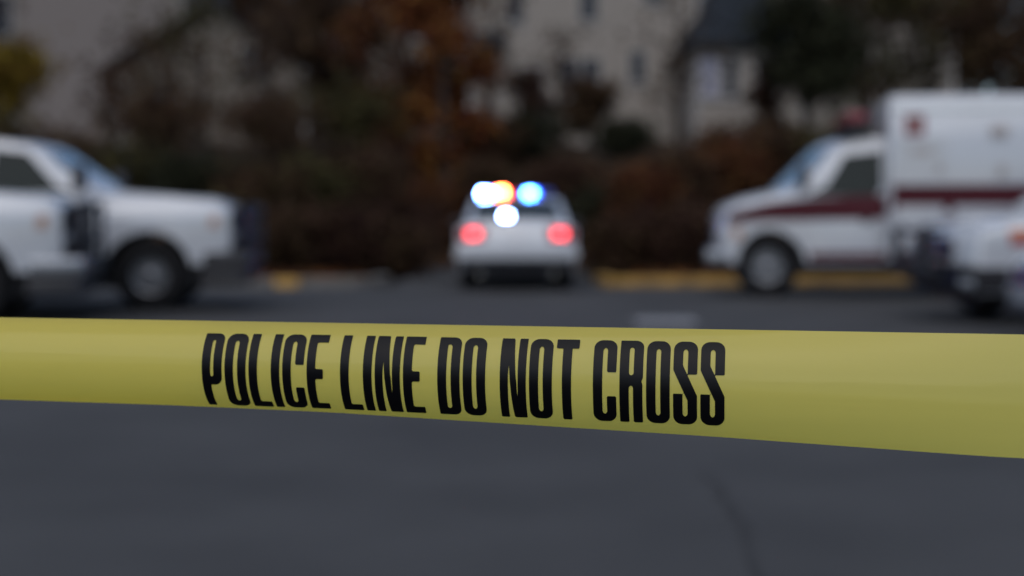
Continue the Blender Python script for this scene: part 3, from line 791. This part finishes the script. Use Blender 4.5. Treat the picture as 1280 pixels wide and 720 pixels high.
def house(label, x0, x1, y0, y1, zb, ze, wallm, roof='gable_x', rise=2.5, over=.35, wins=(), door=None, group='townhouses on the rise'):
    """local frame = world frame; gable_x: ridge runs along x (eaves to the camera); gable_y: gable end to the camera; hip"""
    cx, cy = (x0+x1)/2, (y0+y1)/2
    h = thing('townhouse', label, 'house', (cx, cy, zb), 0, group)
    def rel(bm): bm.transform(Matrix.Translation((-cx, -cy, -zb))); return bm
    bm = bmesh.new()
    if roof == 'gable_y':
        P = [(x0,zb),(x1,zb),(x1,ze),(cx,ze+rise),(x0,ze)]
        A = [bm.verts.new((x,y0,z)) for x,z in P]; B = [bm.verts.new((x,y1,z)) for x,z in P]
        bm.faces.new(A); bm.faces.new(B[::-1])
        for i in range(5): bm.faces.new((A[i],B[i],B[(i+1)%5],A[(i+1)%5]))
    elif roof == 'gable_x':
        P = [(y0,zb),(y1,zb),(y1,ze),(cy,ze+rise),(y0,ze)]
        A = [bm.verts.new((x0,y,z)) for y,z in P]; B = [bm.verts.new((x1,y,z)) for y,z in P]
        bm.faces.new(A); bm.faces.new(B[::-1])
        for i in range(5): bm.faces.new((A[i],B[i],B[(i+1)%5],A[(i+1)%5]))
    else: box(bm, x0, x1, y0, y1, zb, ze)
    bmesh.ops.recalc_face_normals(bm, faces=bm.faces[:])
    obj('wall', rel(bm), wallm, h)
    bm = bmesh.new(); t = .18
    if roof in ('gable_x', 'gable_y'):
        if roof == 'gable_y': w2 = (x1-x0)/2; C = cx
        else: w2 = (y1-y0)/2; C = cy
        sl = rise/w2
        Q = [(-w2-over, ze-over*sl+.02), (0, ze+rise+.02), (w2+over, ze-over*sl+.02), (w2+over, ze-over*sl+.02+t), (0, ze+rise+.02+t), (-w2-over, ze-over*sl+.02+t)]
        e0, e1 = ((y0-over, y1+over) if roof == 'gable_y' else (x0-over, x1+over))
        mk = (lambda q, e: (C+q[0], e, q[1])) if roof == 'gable_y' else (lambda q, e: (e, C+q[0], q[1]))
        A = [bm.verts.new(mk(q, e0)) for q in Q]; B = [bm.verts.new(mk(q, e1)) for q in Q]
        bm.faces.new((A[0],A[1],A[4],A[5])); bm.faces.new((A[1],A[2],A[3],A[4])); bm.faces.new((B[0],B[5],B[4],B[1])); bm.faces.new((B[1],B[4],B[3],B[2]))
        for i in range(6): bm.faces.new((A[i],B[i],B[(i+1)%6],A[(i+1)%6]))
    else:
        rdg = min(x1-x0, y1-y0)/2*.8; o = over
        b = [(x0-o,y0-o),(x1+o,y0-o),(x1+o,y1+o),(x0-o,y1+o)]
        lo = [bm.verts.new((x,y,ze+.01)) for x,y in b]; mid = [bm.verts.new((x,y,ze+.2)) for x,y in b]
        r0 = bm.verts.new((x0+rdg, cy, ze+rise)); r1 = bm.verts.new((max(x1-rdg, x0+rdg+.1), cy, ze+rise))
        bm.faces.new(lo[::-1])
        for i in range(4): bm.faces.new((lo[i],lo[(i+1)%4],mid[(i+1)%4],mid[i]))
        bm.faces.new((mid[0],mid[1],r1,r0)); bm.faces.new((mid[1],mid[2],r1)); bm.faces.new((mid[2],mid[3],r0,r1)); bm.faces.new((mid[3],mid[0],r0))
    bmesh.ops.recalc_face_normals(bm, faces=bm.faces[:])
    obj('roof', rel(bm), SLATE, h)
    piv = bpy.data.objects  # parts below are built in world space and shifted back to the house frame
    made = []
    before = set(o.name for o in col.objects)
    for wdef in wins: window(h, wdef[0], wdef[1], wdef[2], wdef[3], y0, *(wdef[4:] if len(wdef) > 4 else ()))
    if door:
        dx, dz, dw, dh = door
        d = obj('door', nbox(dx-dw/2, dx+dw/2, y0-.03, y0+.01, dz, dz+dh), DOORM, h)
        bm = bmesh.new(); box(bm, dx-dw/2-.09, dx-dw/2, y0-.06, y0+.01, dz, dz+dh); box(bm, dx+dw/2, dx+dw/2+.09, y0-.06, y0+.01, dz, dz+dh); box(bm, dx-dw/2-.09, dx+dw/2+.09, y0-.06, y0+.01, dz+dh, dz+dh+.1)
        obj('frame', bm, TRIM, d)
        obj('handle', nbox(dx+dw/2-.12, dx+dw/2-.08, y0-.09, y0-.02, dz+.95, dz+1.08, .005), CHROME, d)
    for xx in (x0+.08, x1-.08):
        obj('corner_board', nbox(xx-.08-.02*(xx<cx), xx+.08+.02*(xx>cx), y0-.03, y0+.05, zb, ze-.05), TRIM, h)
    for o in col.objects:
        if o.name not in before: o.data.transform(Matrix.Translation((-cx, -cy, -zb)))
    return h, (cx, cy, zb)
def porch(h, base, px0, px1, py0, py1, Y):
    bm = bmesh.new(); x0, x1, z0, z1 = (px0-640)/FPX*Y, (px1-640)/FPX*Y, CAM_H+(HORIZ-py1)/FPX*Y, CAM_H+(HORIZ-py0)/FPX*Y
    V = [bm.verts.new(p) for p in ((x0,Y-1.1,z0),(x1,Y-1.1,z0),(x1,Y-.01,z1),(x0,Y-.01,z1),(x0,Y-1.1,z0-.12),(x1,Y-1.1,z0-.12),(x1,Y-.01,z0-.12),(x0,Y-.01,z0-.12))]
    for f in ((0,1,2,3),(4,7,6,5),(0,4,5,1),(1,5,6,2),(0,3,7,4)): bm.faces.new([V[i] for i in f])
    bmesh.ops.recalc_face_normals(bm, faces=bm.faces[:])
    bm.transform(Matrix.Translation((-base[0], -base[1], -base[2]))); obj('porch_roof', bm, SLATE, h)
# central tall beige house; lower slate-roofed wing; cream block behind; two on the left
wc = lambda px, Y: (px-640)/FPX*Y
wz = lambda py, Y: CAM_H + (HORIZ-py)/FPX*Y
Y1 = 61
_h = house('tall beige sided townhouse with a double window and a dark door', wc(585,Y1), wc(872,Y1), Y1, Y1+10, 3.2, 12.6, SIDE_A, 'gable_x', 3.0,
      wins=[(wc(645,Y1), wz(30,Y1), .62, 1.5), (wc(735,Y1), wz(26,Y1), .72, 1.5), (wc(815,Y1), wz(5,Y1), .8, 1.5), (wc(712,Y1), wz(122,Y1), .72, 1.6), (wc(738,Y1), wz(122,Y1), .72, 1.6), (wc(796,Y1), wz(104,Y1), .62, 1.3)],
      door=(wc(665,Y1), wz(150,Y1), .95, 2.2))
porch(_h[0], _h[1], 588, 632, 42, 62, Y1)
Y2 = 55
house('low beige wing with a dark slate hipped roof beside the tall townhouse', wc(868,Y2), wc(1003,Y2), Y2, Y2+7, 3.0, wz(62,Y2), SIDE_A, 'hip', 3.4, .5,
      wins=[(wc(884,Y2), wz(122,Y2), .8, 1.55, BLIND), (wc(912,Y2), wz(122,Y2), .45, 1.55), (wc(955,Y2), wz(122,Y2), .8, 1.55)])
Y3 = 66
house('cream sided townhouse rising behind the slate-roofed wing', wc(945,Y3), wc(1190,Y3), Y3, Y3+9, 3.6, 12.8, SIDE_C, 'gable_x', 3.0,
      wins=[(wc(1010,Y3), wz(8,Y3), .85, 1.5), (wc(1110,Y3), wz(8,Y3), .85, 1.5), (wc(1060,Y3), wz(8,Y3), .85, 1.5)])
Y4 = 50
house('taupe gable-fronted house with dark roof edges behind the pickups', wc(150,Y4), wc(385,Y4), Y4, Y4+9, 2.8, wz(82,Y4), SIDE_D, 'gable_y', wz(12,Y4)-wz(82,Y4), .4,
      wins=[(wc(215,Y4), wz(150,Y4), .85, 1.4), (wc(318,Y4), wz(100,Y4), .8, 1.1), (wc(330,Y4), wz(165,Y4), .85, 1.3)])
Y5 = 62
house('plain mauve grey townhouse standing left of the gabled house', wc(-60,Y5), wc(232,Y5), Y5, Y5+10, 3.6, 13.0, SIDE_B, 'gable_x', 3.0,
      wins=[(wc(5,Y5), wz(45,Y5), 1.0, 1.7), (wc(60,Y5), wz(-20,Y5), .8, 1.4)])
house('grey townhouse mostly hidden by russet trees left of the tall beige one', wc(395,Y1+3), wc(578,Y1+3), Y1+3, Y1+12, 3.6, 12.4, SIDE_D, 'gable_x', 3.0,
      wins=[(wc(440,Y1+3), wz(50,Y1+3), .85, 1.5), (wc(520,Y1+3), wz(50,Y1+3), .85, 1.5)])

# ------------------------------------------------------------------ vegetation
BARK = mat('bark', (0.035, 0.027, 0.022), 0.9, var=0.3, scale=5, bump=0.6, bscale=20)
LEAF = {
 'gold': mat('golden_leaves', (0.11, 0.068, 0.009), 0.9, island=.45, spec=.15),
 'russet': mat('russet_leaves', (0.066, 0.023, 0.009), 0.9, island=.5, spec=.15),
 'orange': mat('orange_leaves', (0.105, 0.033, 0.010), 0.9, island=.5, spec=.15),
 'brown': mat('brown_leaves', (0.044, 0.024, 0.013), 0.9, island=.5, spec=.15),
 'red': mat('dark_red_leaves', (0.034, 0.016, 0.010), 0.9, island=.5, spec=.15),
 'olive': mat('olive_leaves', (0.036, 0.030, 0.011), 0.9, island=.5, spec=.15),
 'green': mat('dark_green_leaves', (0.016, 0.017, 0.008), 0.9, island=.5, spec=.15),
}
def leaf_mesh(name, centres, size, rng, material):
    n = len(centres)
    a = rng.normal(size=(n,3)); a /= np.linalg.norm(a, axis=1)[:,None]
    b = rng.normal(size=(n,3)); b -= (a*b).sum(1)[:,None]*a; b /= np.linalg.norm(b, axis=1)[:,None]
    sz = size*rng.uniform(.55, 1.35, size=(n,1))
    a = a*sz*.62; b = b*sz*.36
    v = np.stack([centres-a, centres+b-a*.1, centres+a, centres-b-a*.1], 1).reshape(-1,3)
    me = bpy.data.meshes.new(name)
    me.vertices.add(4*n); me.vertices.foreach_set('co', v.astype(np.float32).ravel())
    me.loops.add(4*n); me.loops.foreach_set('vertex_index', np.arange(4*n, dtype=np.int32))
    me.polygons.add(n); me.polygons.foreach_set('loop_start', np.arange(0, 4*n, 4, dtype=np.int32))
    try: me.polygons.foreach_set('loop_total', np.full(n, 4, dtype=np.int32))
    except Exception: pass
    me.update(calc_edges=True); me.validate()
    me.materials.append(material)
    return me
def tree(name, label, cat, x, y, h, rad, leaf, n, lsize, seed, trunk=.14, clear=.28, multi=1, spread=.45, group=None, wild=.32):
    rng = np.random.default_rng(seed); rr = random.Random(seed)
    z0 = ground_h(x, y) - .08
    t = thing(name, label, cat, (x, y, z0), 0, group)
    bm = bmesh.new(); tips = []
    for m in range(multi):
        ang = 2*math.pi*m/max(1, multi) + rr.uniform(-.4,.4)
        lean = 0 if multi == 1 else rad*.45
        pts = []; K = 6
        for k in range(K+1):
            q = k/K
            pts.append(Vector((math.cos(ang)*lean*q + rr.uniform(-.05,.05)*h*.25*q, math.sin(ang)*lean*q + rr.uniform(-.05,.05)*h*.25*q, h*.86*q)))
        rads = [trunk*(1-.82*k/K)/(1 if multi == 1 else 1.6) for k in range(K+1)]
        tube(bm, pts, rads, 7)
        nb = 13 if multi == 1 else 6
        for k in range(nb):
            q = clear + (1-clear)*(k+.5)/nb
            i = min(K-1, int(q*K)); a = q*K - i
            p = pts[i].lerp(pts[i+1], a)
            az = rr.uniform(0, 2*math.pi); ln = rad*(1.05 - .55*abs(q-.5)*1.4)*rr.uniform(.6, 1.1)*(1 if multi == 1 else .6)
            d = Vector((math.cos(az), math.sin(az), spread + rr.uniform(-.1,.35)))
            p1 = p + d*ln*.5; p2 = p + Vector((d.x, d.y, d.z*.8))*ln
            r0 = rads[i]*.5
            tube(bm, [p, p1, p2], [r0, r0*.55, r0*.15], 5)
            tips += [p2, p1.lerp(p2, .5)]
            for _ in range(2):
                e = Vector((rr.uniform(-1,1), rr.uniform(-1,1), rr.uniform(-.1,.9)))*ln*.45
                tube(bm, [p1, p1+e*.6, p1+e], [r0*.35, r0*.2, r0*.08], 4); tips.append(p1+e)
        tips.append(pts[-1])
    obj('trunk', bm, BARK, t, smooth=60)
    T = np.array([list(p) for p in tips])
    idx = rng.integers(0, len(T), n)
    wts = rng.normal(size=(n,3))*np.array([1,1,.8])*rad*wild*rng.uniform(.5,1.1,size=(n,1))
    C = T[idx] + wts
    C[:,2] = np.maximum(C[:,2], .10)
    o = link(bpy.data.objects.new('crown', leaf_mesh('crown', C, lsize, rng, LEAF[leaf])), t)
    return t
def at(px, Y): return (px-640)/FPX*Y
# trees: (px, depth, height, radius, leaf, leaves, label)
TREES = [
 (14, 40, 2.9, 1.25, 'gold', 3800, 'golden yellow tree beyond the pickups in front of the mauve house'),
 (135, 38, 2.6, .8, 'brown', 350, 'thin brown tree rising behind the pickup windscreen'),
 (395, 42, 6.8, 1.3, 'brown', 4600, 'tall dark brown tree right of the gabled house'),
 (455, 46, 7.6, 1.9, 'red', 4200, 'tall dark red tree between the gabled and beige houses'),
 (505, 38, 6.4, 1.5, 'russet', 5200, 'russet tree standing before the half hidden grey house'),
 (556, 36, 6.6, 1.1, 'orange', 4600, 'orange brown autumn tree left of the tall beige townhouse'),
 (255, 40, 4.6, 1.8, 'olive', 800, 'loose olive tree in front of the gabled house'),
 (335, 39, 4.6, 1.5, 'brown', 900, 'half bare brown tree before the right side of the gabled house'),
 (190, 37, 3.4, 1.3, 'brown', 450, 'half bare brown tree before the left corner of the gabled house'),
 (612, 40, 5.2, 1.2, 'brown', 320, 'nearly bare tree before the left edge of the tall beige townhouse'),
 (846, 41, 5.6, 1.3, 'brown', 300, 'nearly bare tree between the beige townhouse and the slate-roofed wing'),
 (700, 46, 4.2, 1.1, 'brown', 260, 'small bare tree before the middle of the tall beige townhouse'),
 (738, 44, 2.3, .8, 'brown', 2200, 'round brown tree below the double window of the beige house'),
 (664, 42, 2.2, .7, 'red', 900, 'sparse dark red tree below the dark door of the beige house'),
 (962, 42, 2.8, .7, 'red', 1500, 'dark reddish tree in front of the slate-roofed wing'),
 (1005, 40, 4.4, 1.5, 'green', 6000, 'dense dark green tree rising behind the ambulance cab'),
 (1080, 46, 6.4, 1.8, 'brown', 4200, 'brown tree behind the ambulance light bar, before the cream house'),
 (1160, 43, 6.6, 1.9, 'olive', 4200, 'tall olive brown tree behind the front of the ambulance box'),
 (1245, 42, 6.6, 2.0, 'brown', 4600, 'tall brown tree behind the ambulance box, right of the olive one'),
 (1330, 45, 7.4, 2.2, 'russet', 4600, 'russet tree at the end of the row behind the ambulance box'),
 (-70, 44, 7.0, 2.0, 'brown', 3600, 'tall brown tree left of the golden yellow tree'),
]
for i, (px, Y, h, rad, lf, n, lab) in enumerate(TREES):
    tree('tree', lab, 'tree', at(px, Y), Y, h, rad, lf, n, .17, 100+i, trunk=.11+.008*h, clear=.06 if lf in ('russet', 'orange', 'red') else .28, group='autumn trees on the bank')
SHRUBS = [
 (60, 30, 2.6, 1.5, 'brown', 'brown shrub behind the cab roof of the farther pickup'),
 (165, 29, 2.5, 1.4, 'olive', 'olive shrub behind the windscreen of the farther pickup'),
 (245, 28.5, 2.3, 1.4, 'green', 'dark green shrub behind the hood of the farther pickup'),
 (320, 28, 2.2, 1.3, 'brown', 'brown shrub just past the nose of the farther pickup'),
 (390, 28.5, 2.4, 1.3, 'olive', 'olive shrub above the first yellow kerb stretch left of the police car'),
 (450, 29, 2.7, 1.3, 'brown', 'larger brown shrub left of the drive, beside the dark red one'),
 (510, 29.5, 2.8, 1.3, 'red', 'dark red shrub left of the police car at the drive edge'),
 (548, 33, 2.6, 1.2, 'russet', 'russet shrub at the left edge of the drive behind the police car'),
 (605, 38, 2.6, 1.3, 'brown', 'brown shrub closing the drive left of the roof lights'),
 (655, 39, 2.6, 1.4, 'green', 'dark green shrub closing the drive behind the roof lights'),
 (715, 36, 2.4, 1.2, 'brown', 'brown shrub closing the drive right of the roof lights'),
 (760, 30, 2.5, 1.2, 'green', 'dark green shrub right of the police car at the drive edge'),
 (805, 29, 2.4, 1.2, 'russet', 'russet shrub above the yellow kerb beside the police car'),
 (850, 29.5, 2.7, 1.3, 'brown', 'tall brown shrub above the yellow kerb before the ambulance'),
 (905, 30, 2.7, 1.4, 'russet', 'broad russet shrub behind the nose of the ambulance'),
 (960, 31, 2.8, 1.4, 'brown', 'brown shrub behind the hood of the ambulance'),
 (1030, 31, 2.9, 1.5, 'olive', 'olive shrub behind the cab door of the ambulance'),
 (1110, 32, 2.9, 1.5, 'brown', 'brown shrub behind the front edge of the ambulance box'),
 (1200, 32, 3.0, 1.6, 'green', 'dark green shrub behind the middle of the ambulance box'),
 (1290, 33, 3.0, 1.6, 'brown', 'brown shrub behind the rear of the ambulance box'),
 (345, 25.6, 1.7, 1.1, 'brown', 'low brown shrub just behind the yellow kerb stretch by the pickup nose'),
 (425, 25.8, 1.8, 1.1, 'red', 'low dark red shrub behind the bare concrete kerb end'),
 (275, 25.4, 1.8, 1.2, 'olive', 'low olive shrub right behind the nose of the farther pickup'),
 (495, 26.2, 1.9, .9, 'brown', 'low brown shrub at the left kerb return of the drive'),
 (770, 26.2, 1.9, .9, 'brown', 'low brown shrub at the right kerb return of the drive'),
 (835, 26.0, 1.8, 1.2, 'red', 'low dark red shrub behind the yellow kerb before the ambulance'),
 (925, 26.4, 1.8, 1.2, 'brown', 'low brown shrub behind the front wheel of the ambulance'),
 (600, 33, 4.2, 1.0, 'brown', 'dark bramble closing the drive just left of the police car roof'),
 (695, 33, 4.2, 1.0, 'red', 'dark red bramble closing the drive just right of the police car roof'),
 (-20, 31, 2.8, 1.6, 'olive', 'olive shrub left of the brown one behind the pickup cab'),
 (200, 34, 3.0, 1.7, 'brown', 'upper brown shrub on the bank behind the olive one'),
 (345, 34, 3.0, 1.7, 'brown', 'upper brown shrub on the bank below the gabled house corner'),
 (440, 35, 3.2, 1.6, 'olive', 'upper olive shrub on the bank below the dark red tree'),
 (780, 36, 1.8, 1.0, 'green', 'upper dark green shrub on the bank below the beige house corner'),
 (900, 37, 1.7, 1.1, 'brown', 'upper brown shrub on the bank below the slate-roofed wing'),
]
for i, (px, Y, h, rad, lf, lab) in enumerate(SHRUBS):
    h *= .50 if Y < 33.5 else .38
    tree('shrub', lab, 'shrub', at(px, Y), Y, h, rad*.85, lf, 3200, .105, 300+i, trunk=.05, clear=.08, multi=5, spread=.7, group='shrubs along the bank', wild=.26)
# far wood behind the houses: one mass
rng = np.random.default_rng(9)
C = []; tb = bmesh.new()
for q in range(120):
    tx, ty = -80 + 160*(q + .5)/120 + rng.uniform(-1.2, 1.2), rng.uniform(82, 108)
    g0 = ground_h(tx, ty); hh = rng.uniform(11, 18); rr_ = rng.uniform(2.2, 3.4)
    tube(tb, [(tx, ty, g0-.3), (tx+rng.uniform(-.4,.4), ty, g0+hh*.5), (tx+rng.uniform(-.6,.6), ty, g0+hh*.95)], [.24, .15, .03], 6)
    nc = 26
    cc = np.stack([tx + rng.normal(size=nc)*rr_*.5, ty + rng.normal(size=nc)*rr_*.5, g0 + hh*rng.uniform(.12, 1.0, nc)], 1)
    C.append(np.repeat(cc, 55, axis=0) + rng.normal(size=(nc*55, 3))*.85)
C = np.concatenate(C)
wo = link(bpy.data.objects.new('wood', leaf_mesh('wood', C, .42, rng, LEAF['brown'])))
tw = obj('bare_stems', tb, BARK, wo); tw['kind'] = 'stuff'
wo['kind'] = 'stuff'; wo['label'] = 'far brown autumn wood behind the houses'; wo['category'] = 'wood'
# leaf litter drifted against the bank
m = 9000; xx = rng.uniform(-16, 16, m); yy = rng.uniform(22.9, 33, m)
C = np.array([[a, b, max(ground_h(a, b), .0) + .015] for a, b in zip(xx, yy) if b > kerb_y(a)+.4 and not (-2.3 < a < 1.8 and b < 31)])
lo = link(bpy.data.objects.new('fallen_leaves', leaf_mesh('fallen_leaves', C, .11, rng, LEAF['orange'])))
lo['kind'] = 'stuff'; lo['label'] = 'fallen orange brown leaves scattered over the bank'; lo['category'] = 'leaves'
